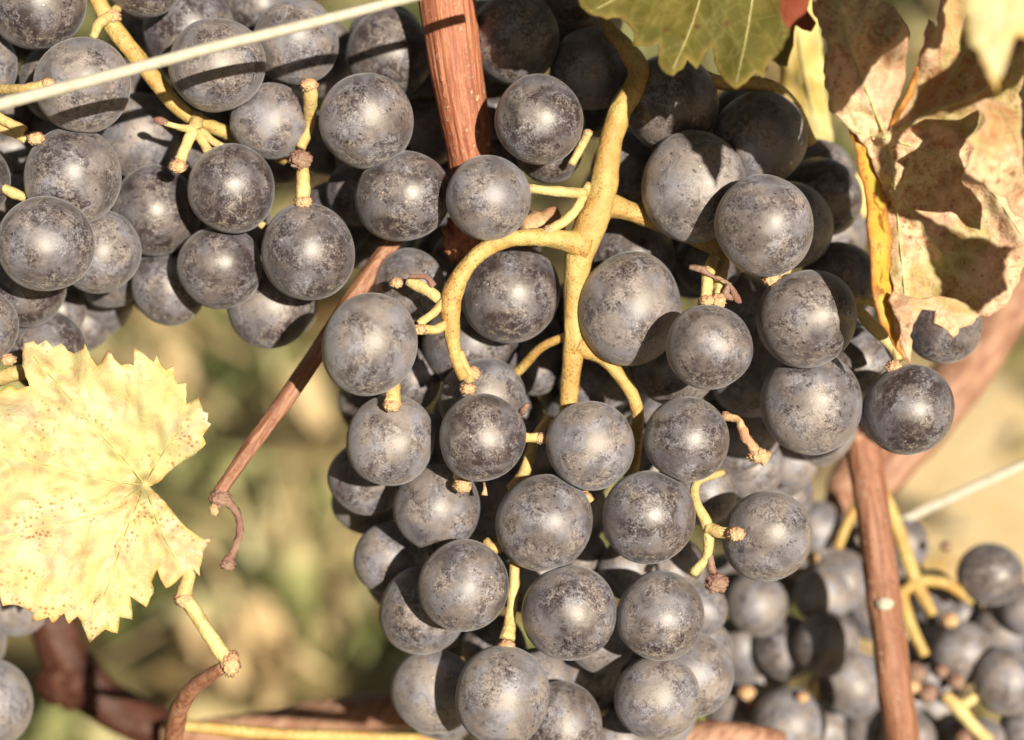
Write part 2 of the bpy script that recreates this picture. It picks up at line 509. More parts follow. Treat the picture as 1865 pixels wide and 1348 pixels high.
def build_grass():
    V, F, S = [], [], []
    cnt = 0
    while cnt < 11000:
        x = random.uniform(-1.3, 1.2); y = random.uniform(1.0, 4.4)
        dens = noise.noise(Vector((x * 8, y * 4.5, 5))) * 3.0 - .1
        if x > .24 + .1 * noise.noise(Vector((y * 3, 0, 0))):
            dens += -1.6 if y < 2.12 else -.35
        if random.random() > dens + .30: continue
        cnt += 1
        wide = random.random() < .38
        h = random.uniform(.03, .10) * (1 + .4 * dens); w = random.uniform(.009, .020) if wide else random.uniform(.002, .005)
        a = random.gauss(.37, .5) if wide else random.uniform(0, 6.28); b = random.uniform(0, 6.28); ln = random.uniform(.2, 1.2) * h
        cx, sx = math.cos(a) * w, math.sin(a) * w
        lx, ly = math.cos(b) * ln, math.sin(b) * ln
        z0 = g2(x, y) - .004
        i = len(V)
        V += [(x - cx * .5, y - sx * .5, z0), (x + cx * .5, y + sx * .5, z0),
              (x - cx + lx * .35, y - sx + ly * .35, z0 + h * .6), (x + cx + lx * .35, y + sx + ly * .35, z0 + h * .6),
              (x + lx, y + ly, z0 + h * (.4 if wide else .95))]
        F += [(i, i + 1, i + 3, i + 2), (i + 2, i + 3, i + 4)]
        c = .50 + .85 * noise.noise(Vector((x * 12, y * 8, 1.5))) + random.gauss(0, .16)
        S += [min(.99, max(.01, c))] * 5
    o = shade_mesh('grass', V, F, S, mat_blade('grass blade', [(.05, .065, .025), (.15, .18, .06), (.40, .42, .18), (.68, .64, .36), (.76, .58, .34)]))
    tag(o, 'blurred green and straw-coloured grass growing under the vines', 'grass', kind='stuff')
build_grass()

def build_litter():
    V, F, S = [], [], []
    for _ in range(500):
        x = random.uniform(-1.2, 1.2); y = random.uniform(1.1, 4.3)
        if noise.noise(Vector((x * 4, y * 3, 9))) < -.05: continue
        r = random.uniform(.018, .045); rz = random.uniform(0, 6.28)
        z0 = g2(x, y) + random.uniform(.02, .07)
        i = len(V); V.append((x, y, z0 + random.uniform(.002, .015)))
        m = 11
        tx, ty = random.uniform(-.7, .7), random.uniform(-.9, .3)
        for k in range(m):
            a = rz + 2 * math.pi * k / m
            rr = r * (1 if k % 2 == 0 else .68) * random.uniform(.85, 1.1)
            dx, dy = math.cos(a) * rr, math.sin(a) * rr
            V.append((x + dx, y + dy, z0 + dx * tx + dy * ty + random.uniform(-.004, .006)))
        F += [(i, i + 1 + k, i + 1 + (k + 1) % m) for k in range(m)]
        S += [random.random()] * (m + 1)
    o = shade_mesh('fallen_leaves', V, F, S, mat_blade('fallen leaf', [(.62, .26, .12), (.78, .46, .20), (.80, .66, .36), (.74, .72, .36)]))
    tag(o, 'blurred orange and straw-coloured fallen leaves lying in the grass', 'fallen leaves', kind='stuff')
build_litter()

# ------------------------------------------------------------------ grapes: packed bunches
def pack(lst, k=.945):
    """front berries first; a berry behind another is moved back until it only just presses on it"""
    done = []
    for g in sorted([(a, b, c, d * 1.75 if d < 500 else d) for a, b, c, d in lst], key=lambda q: q[3]):
        x, y, r, z = g[:4]
        for (X, Y, R, Z) in done:
            d2 = (x - X) ** 2 + (y - Y) ** 2
            s = ((r + R) * k) ** 2 - d2
            if s > 0:
                z = max(z, Z + math.sqrt(s))
        done.append((x, y, r, z))
    return done

def cover_fill(front, n, zlo, zhi, rad, seed, inside=.92, grow=1.12, box=None):
    R = random.Random(seed)
    F = np.array([(a, b, c * grow) for a, b, c, _ in front])
    xs = [a for a, *_ in front]; ys = [g[1] for g in front]
    out = []
    t = 0
    ang = np.linspace(0, 2 * np.pi, 16, endpoint=False)
    while len(out) < n and t < 6000:
        t += 1
        x = R.uniform(min(xs), max(xs)); y = R.uniform(min(ys), max(ys)); r = rad * R.uniform(.85, 1.05); z = R.uniform(zlo, zhi)
        px = np.concatenate([[x], x + r * np.cos(ang), x + r * .5 * np.cos(ang)])
        py = np.concatenate([[y], y + r * np.sin(ang), y + r * .5 * np.sin(ang)])
        d = (px[:, None] - F[None, :, 0]) ** 2 + (py[:, None] - F[None, :, 1]) ** 2 < F[None, :, 2] ** 2
        if d.any(1).mean() < inside: continue
        ok = True
        for (X, Y, Rr, Z) in out:
            if (x - X) ** 2 + (y - Y) ** 2 + (z - Z) ** 2 < ((r + Rr) * .9) ** 2: ok = False; break
        if ok: out.append((x, y, r, z))
    return out

def build_grapes(parent, B, mat, hi=True, shape=None):
    """each berry its own mesh: slightly egg-shaped, dented, flattened where it presses on a neighbour"""
    P = [np.array(W(x, y, z)) for x, y, r, z in B]
    R = [wr(r, z) for x, y, r, z in B]
    for i, (x, y, r, z) in enumerate(B):
        V0, F = ICO5 if hi and z < 330 else ICO4
        V = V0.copy()
        ax = rng.normal(size=3); ax[2] += 1.0; ax /= np.linalg.norm(ax)
        el = rng.uniform(-.03, .085)
        V += np.outer(V0 @ ax, ax) * el
        for q in range(5):                               # soft dents and swellings
            k = rng.normal(size=3); k /= np.linalg.norm(k)
            f = rng.uniform(1.0, 2.6)
            V *= (1 + rng.uniform(.004, .016) * np.sin(f * (V0 @ k) * 2 + rng.uniform(0, 6.28)))[:, None]
        if shape and i < len(shape) and shape[i]:
            d3, sc = shape[i]
            n3 = np.array(RIGHT * d3[0] + UP * d3[1]); n3 /= np.linalg.norm(n3)
            V += np.outer(V @ n3, n3) * sc
        # blossom-end dimple
        V -= np.outer(np.exp(-((V0 - np.array([.1, -.2, -.97])) ** 2).sum(1) / .008) * .03, np.array([0, 0, -1.]))
        for j in range(len(B)):
            if j == i: continue
            dv = P[j] - P[i]; D = np.linalg.norm(dv)
            if D > (R[i] + R[j]) * 1.12 or D < 1e-6: continue
            nn = dv / D
            h = (D * D + R[i] ** 2 - R[j] ** 2) / (2 * D) / R[i] - .006
            s = V @ nn
            # soft clamp to the contact plane
            wdt = .05
            e = s - h
            push = np.where(e > wdt, e, np.where(e > -wdt, (e + wdt) ** 2 / (4 * wdt), 0))
            V -= np.outer(push, nn)
        me = mesh_np('grape', V, F)
        link('grape', me, mat, parent, P[i], R[i])

def stalk(parent, pts, mat=None, knob=None, kr=14, sides=12):
    o = tube('stalk', pts, mat or M_TWIG, parent, sides=sides, rough=.14, freq=.06)
    if knob:
        x, y, z = knob
        k = lump('stalk_end', x, y, z, kr * .85, M_KNOB, parent, 1.1, .85, .42, 4.2)
    return o

# --- upper-left bunch
A = [(68,5,90,0),(150,154,88,-20),(110,150,75,100),(-42,118,72,40),(0,188,60,150),(133,322,88,0),(83,445,88,-60),(180,458,76,40),
     (-55,330,72,0),(255,250,80,120),(285,384,83,90),(421,344,81,0),(400,487,77,40),(307,521,68,120),(561,459,86,0),(492,556,79,100),
     (395,118,88,-20),(493,221,71,30),(538,76,79,60),(345,55,85,120),(258,-42,70,20),(470,10,65,200),(708,97,80,130),(667,219,86,-10),
     (735,358,82,-10),(655,352,60,110),(612,400,66,150),(150,585,53,260),(88,642,72,100),(-40,595,70,0),(45,520,72,60),(110,565,46,180),
     (770,235,72,200),(830,130,70,230),(20,280,60,150),(330,300,60,220),(600,260,60,240),(360,190,60,260),(440,420,60,200)]
PA = pack(A)
PA += cover_fill(PA, 34, 300, 520, 74, 3, inside=.86)
bunchA = empty('grape_bunch', W(330, 200, 150), 'large dusty dark grape bunch at upper left, crossed by the pale wire', 'grape bunch', 'dark grape bunches on the vine')
build_grapes(bunchA, PA, M_GRAPE)

# --- central bunch
Bl = [(890,360,78,-40),(983,219,82,-40),(1000,272,62,60),(905,205,52,170),(880,60,62,230),(915,275,50,200),(938,70,81,60),(1080,126,74,80),(1050,-15,58,120),(672,628,88,-120),
      (745,520,66,60),(930,537,84,40),(1147,565,95,0),(1292,632,79,-100),(1468,579,90,-40),(1392,411,88,-80),(1265,340,96,0),
      (1384,254,86,40),(1221,187,88,20),(1440,410,78,80),(1495,360,72,130),(1530,510,70,120),(1476,735,93,0),(1654,745,81,0),
      (1718,595,68,60),(1562,660,65,130),(1230,660,78,60),(1365,690,72,120),(1365,848,62,200),(1430,905,52,350),(1250,801,78,-20),
      (1280,895,62,120),(1397,976,81,0),(1180,940,85,-20),(1076,812,79,-20),(877,797,79,-40),(879,727,76,60),(711,803,82,0),
      (668,872,67,120),(796,925,80,40),(712,1018,68,120),(845,1068,81,-30),(768,1112,78,60),(990,952,87,-10),(1038,1117,87,-20),
      (1203,1121,80,-10),(1197,1270,78,20),(1258,1228,78,90),(915,1268,87,-20),(790,1258,78,90),(975,1245,65,120),(1060,1235,70,120),
      (1022,1320,75,60),(1095,1165,62,100),(1130,1345,50,120),(1062,1010,45,150),(1145,1035,55,140),(1225,1035,50,150),(1275,1110,50,180),
      (1285,1180,50,190),(857,620,84,100),(745,690,58,110),(1085,700,68,150),(1150,470,80,120),(970,660,60,180),(960,830,60,200),
      (1155,315,80,130),(1290,480,60,150),(850,480,66,150),(1400,640,60,200),(1190,850,60,200),(1110,440,60,260),(1360,560,64,220),(810,470,60,260),(1000,600,66,240),(1440,840,50,260),(1100,620,60,240),(850,760,60,220),(900,1180,60,180),(880,920,60,220)]
PB = pack(Bl)
shapes = [None] * len(PB)
for i, g in enumerate(PB):
    if g[0] == 930: shapes[i] = ((1, .35), .10)
    if g[0] == 1147: shapes[i] = ((.2, -1), .04)
PB += cover_fill(PB, 70, 310, 620, 74, 5, inside=.87)
bunchB = empty('grape_bunch', W(1050, 550, 150), 'big dusty dark grape bunch hanging in the centre on a thick yellow stem', 'grape bunch', 'dark grape bunches on the vine')
build_grapes(bunchB, PB, M_GRAPE, shape=shapes)

# --- blurred bunch at lower right, further back
Cl = [(1378,1101,57,790),(1505,1172,58,800),(1548,1244,60,830),(1530,1060,55,900),(1498,1085,50,860),(1437,1322,69,790),(1805,1047,57,850),
      (1835,1239,61,780),(1752,1190,57,850),(1825,1150,55,900),(1645,990,45,1000),(1655,1345,50,830),(1430,1178,58,900),(1350,1180,58,930),
      (1490,965,52,960),(1868,1110,48,850),(1790,1350,42,850),(1590,1010,45,1050),(1590,1120,50,1000),(1590,1330,52,950),(1700,1080,42,1000),
      (1340,1290,56,950),(1500,1330,50,960),(1880,1330,60,850),(1690,1180,40,1000),(1420,1060,50,1000),(1720,1250,30,880),(1690,1235,24,850),
      (1665,1275,26,860),(1735,1345,40,980),(1440,1000,55,980),(1548,1005,50,1080),(1640,1065,50,1080),(1745,1120,46,1040),(1700,1140,44,1080),(1410,955,48,1000),(1590,1240,48,1000),(1700,1290,46,1000),(1310,1060,50,960),(1920,1230,60,850),(1380,1240,56,980)]
PC = pack(Cl)
bunchC = empty('grape_bunch', W(1600, 1100, 900), 'blurred dark grape bunch further back at lower right behind the red cane', 'grape bunch', 'dark grape bunches on the vine')
build_grapes(bunchC, PC, M_GRAPE, hi=False)

# --- bunch showing at the left edge under the leaf
PD = pack([(30,1092,64,260),(-22,1280,82,200),(-60,1170,70,260),(-80,1060,70,260),(-110,1230,74,280),(-40,1000,66,330),(40,1010,60,360)])
bunchD = empty('grape_bunch', W(-40, 1100, 300), 'dark grapes at the left edge, below the pale spiky leaf', 'grape bunch', 'dark grape bunches on the vine')
build_grapes(bunchD, PD, M_GRAPE, hi=False)

# ------------------------------------------------------------------ stems of the central bunch
B = bunchB
tube('main_stem', [(1085,-60,160,12),(1092,0,120,13),(1108,48,80,14),(1138,85,40,18),(1165,140,20,24),(1128,205,5,24),(1108,280,-5,25),(1098,350,-8,29),(1075,410,-8,33),(1054,470,-6,28),
                   (1048,540,5,23),(1046,620,15,22),(1038,700,25,19),(1033,770,40,17),(1020,850,90,14)], M_STEM, B, sides=22, sub=8, rough=.07, freq=.03)
tube('side_stem', [(1150,130,30,15),(1230,120,60,14),(1310,150,70,15),(1390,155,80,16),(1440,190,110,16),(1475,260,160,14)], M_STEM, B, rough=.07)
tube('side_stem', [(1062,450,-12,32),(1028,438,-32,21),(960,432,-55,17),(900,445,-65,17),(850,485,-65,17),(822,545,-62,22),(823,600,-60,17),(830,650,-58,13),(846,690,-55,12)], M_STEM, B, sides=18, rough=.08)
tube('side_stem', [(1092,372,2,34),(1138,382,12,21),(1210,410,40,18),(1280,440,60,17),(1315,462,60,16),(1306,500,20,17),(1296,548,-30,15)], M_STEM, B, rough=.08)
tube('side_stem', [(1050,628,14,24),(1098,652,22,15),(1140,700,25,14),(1160,745,40,13),(1160,800,70,12),(1150,880,120,12)], M_STEM, B, rough=.08)
tube('side_stem', [(1040,610,30,9),(990,630,55,9),(955,665,90,10),(930,690,110,9)], M_STEM, B)
tube('side_stem', [(1318,860,60,7),(1270,878,10,9),(1268,915,-20,10),(1288,958,-30,12),(1288,1010,-20,10),(1262,1045,-10,10)], M_TWIG, B)
tube('side_stem', [(1000,760,90,9),(975,800,80,10),(955,860,70,12),(930,890,90,10)], M_TWIG, B)
stalk(B, [(1065,352,-20,10),(1030,350,-45,10),(990,346,-55,9),(958,344,-45,9)], knob=(963,344,-50), kr=12)
stalk(B, [(1072,335,-10,8),(1050,380,-35,9),(1025,405,-50,9),(1000,420,-45,10)], knob=(1000,420,-48), kr=13)
stalk(B, [(1040,300,10,7),(1060,265,10,8),(1072,240,0,8)], knob=(1070,242,0), kr=9)
stalk(B, [(818,585,-60,9),(795,600,-75,9),(765,600,-85,9)], knob=(764,600,-88), kr=13)
stalk(B, [(810,545,-60,8),(790,570,-72,8),(762,590,-80,7)])
stalk(B, [(815,560,-58,10),(780,530,-45,11),(745,512,-30,12)], knob=(722,515,-25), kr=13)
stalk(B, [(790,522,-50,7),(775,505,-50,5),(745,503,-52,4)], M_DEAD)
stalk(B, [(835,640,-56,10),(845,670,-50,11),(858,690,-30,13)], knob=(852,708,-25), kr=15)
lump('stalk_end', 862, 680, -40, 12, M_KNOB, B, 1, 1, .5)
stalk(B, [(718,690,-40,9),(716,715,-60,14),(714,735,-72,16)], knob=(714,738,-74), kr=17)
stalk(B, [(1340,972,-60,10),(1315,970,-50,11),(1290,962,-32,12)], knob=(1340,972,-72), kr=17)
stalk(B, [(938,1000,20,9),(936,1060,10,10),(930,1120,0,10),(924,1165,-20,15)], knob=(922,1178,-28), kr=17)
stalk(B, [(885,985,20,8),(900,998,10,10),(925,990,20,9)])
stalk(B, [(1310,540,-60,12),(1312,510,-40,12),(1318,480,0,10)])
stalk(B, [(1286,545,-75,11),(1290,500,-60,11),(1300,470,-10,10)], knob=(1288,548,-80), kr=15)
lump('stalk_end', 1308, 548, -78, 14, M_KNOB, B, 1, 1, .5)
stalk(B, [(1408,510,-60,16),(1420,505,-30,13),(1440,480,20,9)], knob=(1404,508,-70), kr=18)
stalk(B, [(1640,655,10,14),(1625,630,20,12),(1585,590,30,11),(1545,545,60,10)], knob=(1628,668,-15), kr=16)
stalk(B, [(1620,560,40,8),(1585,550,40,8),(1555,545,50,9)])
stalk(B, [(955,797,-40,9),(975,797,-20,9),(990,800,-10,9)], knob=(986,798,-20), kr=14)
stalk(B, [(845,880,-20,15),(838,865,0,13)], knob=(842,884,-30), kr=18)
stalk(B, [(1060,895,10,8),(1075,915,10,10)], knob=(1068,905,-10), kr=11)
tube('withered_twig', [(1255,486,-75,4),(1275,490,-78,7),(1300,505,-80,3),(1325,515,-80,3),(1340,540,-75,7),(1348,552,-72,4)], M_DEAD, B, sides=8, rough=.3, freq=.1)
tube('withered_twig', [(1330,515,-78,4),(1322,535,-76,7),(1335,545,-74,5)], M_DEAD, B, sides=8, rough=.3, freq=.1)
tube('withered_twig', [(1318,758,-10,9),(1345,765,-30,6),(1355,790,-35,9),(1375,820,-30,9),(1395,838,-25,14)], M_KNOB, B, sides=10, rough=.4, freq=.08)
lump('withered_berry', 1382, 830, -30, 16, M_KNOB, B, 1.2, .8, .7)
tube('withered_twig', [(1292,1010,-20,7),(1298,1040,-25,8),(1310,1065,-30,9)], M_DEAD, B, sides=8, rough=.4, freq=.1)
lump('withered_berry', 1305, 1062, -32, 18, M_DEAD, B, 1.1, 1, .8)
tube('withered_twig', [(945,755,-45,4),(955,745,-62,7),(962,735,-66,4)], M_DEAD, B, sides=8, rough=.3)
tube('withered_twig', [(881,878,-20,2),(883,890,-40,3),(882,902,-42,6)], M_KNOB, B, sides=8, rough=.3)
# --- stems of the upper-left bunch
S = bunchA
tube('main_stem', [(165,-30,30,17),(190,25,20,18),(225,75,15,18),(265,125,20,18),(310,180,30,17),(350,215,45,15),(420,245,90,14),(520,290,150,13)], M_STEM, S, sides=18, rough=.09, freq=.03)
tube('side_stem', [(215,15,20,9),(200,30,0,10),(180,45,-15,10),(170,68,-10,9)], M_TWIG, S, rough=.15)
lump('stalk_end', 206, 30, 5, 14, M_KNOB, S, 1, .8, .5)
stalk(S, [(358,212,40,12),(355,235,15,13),(340,262,0,10),(328,292,-10,11)], knob=(324,303,-12), kr=17)
stalk(S, [(352,236,10,9),(328,232,-5,6),(300,224,-15,5)])
tube('withered_twig', [(305,225,-14,5),(290,220,-18,7),(280,218,-18,4)], M_DEAD, S, sides=8, rough=.3)
stalk(S, [(360,238,10,10),(370,258,5,10),(380,275,15,9)])
stalk(S, [(365,236,8,8),(385,255,0,7),(405,266,-10,6)])
stalk(S, [(-40,165,-40,9),(0,163,-60,9),(45,162,-100,10),(80,156,-110,10)], knob=(88,152,-112), kr=13)
stalk(S, [(-40,190,-30,9),(0,215,-40,9),(45,240,-50,11)], knob=(65,252,-50), kr=17)
stalk(S, [(-10,230,-30,8),(30,245,-40,8),(48,255,-42,9)])
stalk(S, [(0,340,-20,8),(25,352,-10,10),(45,360,0,9)])
stalk(S, [(566,160,-20,12),(566,180,-10,13),(563,230,40,10),(548,270,20,9)], knob=(563,155,-25), kr=17)
stalk(S, [(552,285,-20,11),(552,320,-30,12),(552,362,-30,14)], knob=(552,368,-34), kr=17)
lump('withered_berry', 547, 291, -35, 18, M_DEAD, S, 1.1, .95, .5)
stalk(S, [(470,405,10,6),(480,412,5,7)])
stalk(S, [(-5,690,20,14),(30,680,10,15),(60,675,5,12)], knob=(15,655,-5), kr=15)
# --- stems of the lower-right bunch
S = bunchC
tube('main_stem', [(1600,880,860,13),(1630,950,850,14),(1668,1060,840,15),(1700,1120,830,10)], M_STEM, S)
tube('side_stem', [(1640,1085,840,12),(1670,1060,835,12),(1720,1062,835,12),(1770,1095,860,10)], M_STEM, S)
tube('side_stem', [(1640,1070,830,12),(1655,1130,815,12),(1685,1195,800,11)], M_STEM, S)
tube('side_stem', [(1560,920,880,10),(1540,960,870,10),(1525,1000,860,10)], M_STEM, S)
tube('side_stem', [(1720,1265,790,12),(1745,1290,780,15),(1770,1320,780,13),(1800,1350,790,14)], M_TWIG, S)
tube('side_stem', [(1745,1290,780,11),(1775,1270,785,11),(1790,1260,790,12)], M_TWIG, S)
tube('side_stem', [(1480,1240,810,12),(1478,1262,790,13),(1476,1275,780,15)], M_TWIG, S)
for (x, y, z, r) in [(1462,1270,730,10),(1492,1272,730,10),(1360,1262,840,14),(1560,1115,790,11),(1480,1016,850,11),(1690,1190,810,13),(1730,1130,815,14),
                     (1600,1290,800,14),(1660,1250,800,14),(1700,1330,790,12)][::2]:
    lump('stalk_end', x, y, z, r, M_KNOB, S, 1.1, .9, .5)
for (x, y, z, r) in [(1668,1225,800,17),(1690,1262,800,16),(1742,1240,805,15),(1715,1222,810,12),(1755,1345,770,14),(1722,995,860,9),(1375,1290,830,15)]:
    lump('withered_berry', x, y, z, r, M_DEAD, S, 1, 1, .7)

# ------------------------------------------------------------------ canes, tendril, wires
c = empty('vine_cane', W(815, -60, 60), 'thick ribbed red-brown cane coming down between grapes at top centre', 'vine cane')
tube('bark', [(806,-120,62,54),(813,-20,60,52),(822,60,58,50),(836,160,60,46),(850,240,64,43),(858,300,75,40),(866,380,100,38),(872,460,120,36),(880,560,180,34)],
     M_CANE, c, sides=72, sub=10, ribs=22, rib_amp=.022, rough=.035, freq=.012)
lump('node', 852, 430, 110, 44, M_CANE, c, 1, 1.2, .35, 2.5)
tube('shoot_stub', [(950,425,60,30),(985,415,70,32),(1010,405,90,30)], M_KNOB, c, rough=.2)

c = empty('vine_cane', W(720, 440, 60), 'thin straight brown cane slanting down left from the grapes, ending in a small tendril', 'vine cane')
tube('bark', [(760,370,150,17),(715,440,120,17),(660,520,95,17),(600,610,70,16),(530,715,45,16),(460,810,25,14),(415,875,12,12),(398,900,8,12)],
     M_CANE2, c, sides=20, sub=8, ribs=5, rib_amp=.09, rough=.04, freq=.02)
lump('node', 401, 908, 5, 17, M_DEAD, c, 1.1, .9, .5)
lump('bud', 390, 928, 0, 9, M_KNOB, c, .9, 1.2, .5)
tube('tendril', [(405,908,4,8),(425,925,0,7),(436,950,-5,7),(436,978,-8,7),(425,1005,-10,7),(415,1022,-12,9)], M_DEAD, c, sides=10, rough=.3, freq=.08)
lump('tendril_tip', 415, 1028, -12, 11, M_DEAD, c, 1.2, 1, .6)

c = empty('vine_cane', W(1565, 790, 520), 'upright red-brown cane with pale flecks, running down through the blurred bunch at lower right', 'vine cane')
tube('bark', [(1568,790,540,36),(1575,840,520,32),(1590,930,500,31),(1603,1040,490,31),(1618,1150,480,31),(1630,1260,475,31),(1640,1330,480,32),(1650,1450,500,33)],
     M_CANE3, c, sides=40, sub=8, ribs=11, rib_amp=.02, rough=.06, freq=.02)
lump('node', 1575, 785, 545, 46, M_CANE4, c, 1.1, .75, .35, 2.5)
lump('bark_scar', 1611, 1100, 460, 17, M_WIRE, c, 1, .8, .3)
c = empty('vine_cane', W(1740, 690, 800), 'blurred thick pinkish cane crossing diagonally behind the dry leaf', 'vine cane')
tube('bark', [(1900,440,1450,44),(1840,545,1400,46),(1785,640,1350,46),(1735,705,1320,50),(1690,770,1300,44),(1620,850,1280,42),(1560,920,1250,36)], M_CANE4, c, sides=28, rough=.1, freq=.01)
tube('spur', [(1600,790,1250,36),(1550,860,1180,34),(1525,920,1120,24),(1512,960,1100,10)], M_CANE4, c, sides=20, rough=.1)
c = empty('vine_cane', W(100, 1150, 800), 'blurred dark red cane curving away below the pale leaf at lower left', 'vine cane')
tube('bark', [(60,1020,1250,40),(95,1120,1250,44),(125,1210,1250,44),(190,1275,1250,42),(270,1320,1250,42),(360,1370,1250,42),(480,1440,1250,42)], M_CANE5, c, sides=28, rough=.12, freq=.012)
lump('node', 130, 1245, 1240, 50, M_CANE5, c, 1.2, .9, .35, 2.5)
c = empty('vine_cane', W(560, 1310, 500), 'blurred grey-brown cane lying across the bottom edge left of the grapes', 'vine cane')
tube('bark', [(300,1345,1100,26),(420,1332,1080,28),(560,1312,1050,32),(700,1296,1000,34),(860,1285,980,34),(1000,1290,980,34)], M_CANE4, c, sides=28, rough=.08, freq=.012)
c = empty('leaf_stalk', W(600, 1345, 420), 'long yellow stalk along the bottom edge under the grey-brown cane', 'leaf stalk')
tube('stem', [(300,1318,330,10),(400,1328,360,13),(520,1338,400,13),(660,1343,430,13),(800,1350,440,13)], M_STEM, c, sides=14, rough=.06)
c = empty('vine_cane', W(1380, 1345, 400), 'pinkish cane piece at the bottom edge between the two bunches', 'vine cane')
tube('bark', [(1180,1385,500,34),(1260,1350,480,34),(1340,1345,480,30),(1420,1360,500,30)], M_CANE4, c, sides=24, rough=.1)

o = tube('trellis_wire', [(-160,234,-450,11.8),(0,190,-445,11.6),(180,143,-440,11.2),(370,91,-435,10.8),(560,44,-430,10.2),(745,-4,-425,9.8),(1000,-72,-420,9.6)], M_WIRE, sides=20, rough=.03)
tag(o, 'pale straight trellis wire crossing in front of the upper-left grapes', 'wire')
o = tube('trellis_wire', [(1560,985,1010,9),(1655,942,1000,9),(1865,846,990,9),(2100,740,980,9)], M_WIRE, sides=12, rough=.02)
tag(o, 'thin blurred white wire in front of the tan soil at right', 'wire')

# ------------------------------------------------------------------ leaves
def dist_poly(P, poly):
    d = np.full(len(P), 1e9)
    for a, b in zip(poly[:-1], poly[1:]):
        a = np.array(a[:2], float); b = np.array(b[:2], float)
        ab = b - a
        t = np.clip(((P - a) @ ab) / max(ab @ ab, 1e-9), 0, 1)
        d = np.minimum(d, np.linalg.norm(P - (a + t[:, None] * ab), axis=1))
    return d

def idw(ctrl):
    C = np.array(ctrl, float)
    def f(P):
        d2 = ((P[:, None, :] - C[None, :, :2]) ** 2).sum(2) + 250.
        w = 1 / d2 ** 1.35
        return (w * C[None, :, 2]).sum(1) / w.sum(1)
    return f

def jag(outline, amp=2.0, step=9, seed=1):
    R = random.Random(seed)
    out = []
    n = len(outline)
    for i in range(n):
        a = np.array(outline[i], float); b = np.array(outline[(i + 1) % n], float)
        L = np.linalg.norm(b - a); k = max(1, int(L / step))
        nrm = np.array([-(b - a)[1], (b - a)[0]]) / max(L, 1e-6)
        out.append(tuple(a))
        bow = R.uniform(-.06, .06) * L
        for j in range(1, k):
            t = j / k
            p = a + (b - a) * t + nrm * (bow * 4 * t * (1 - t) + R.uniform(-amp, amp))
            out.append(tuple(p))
    return out

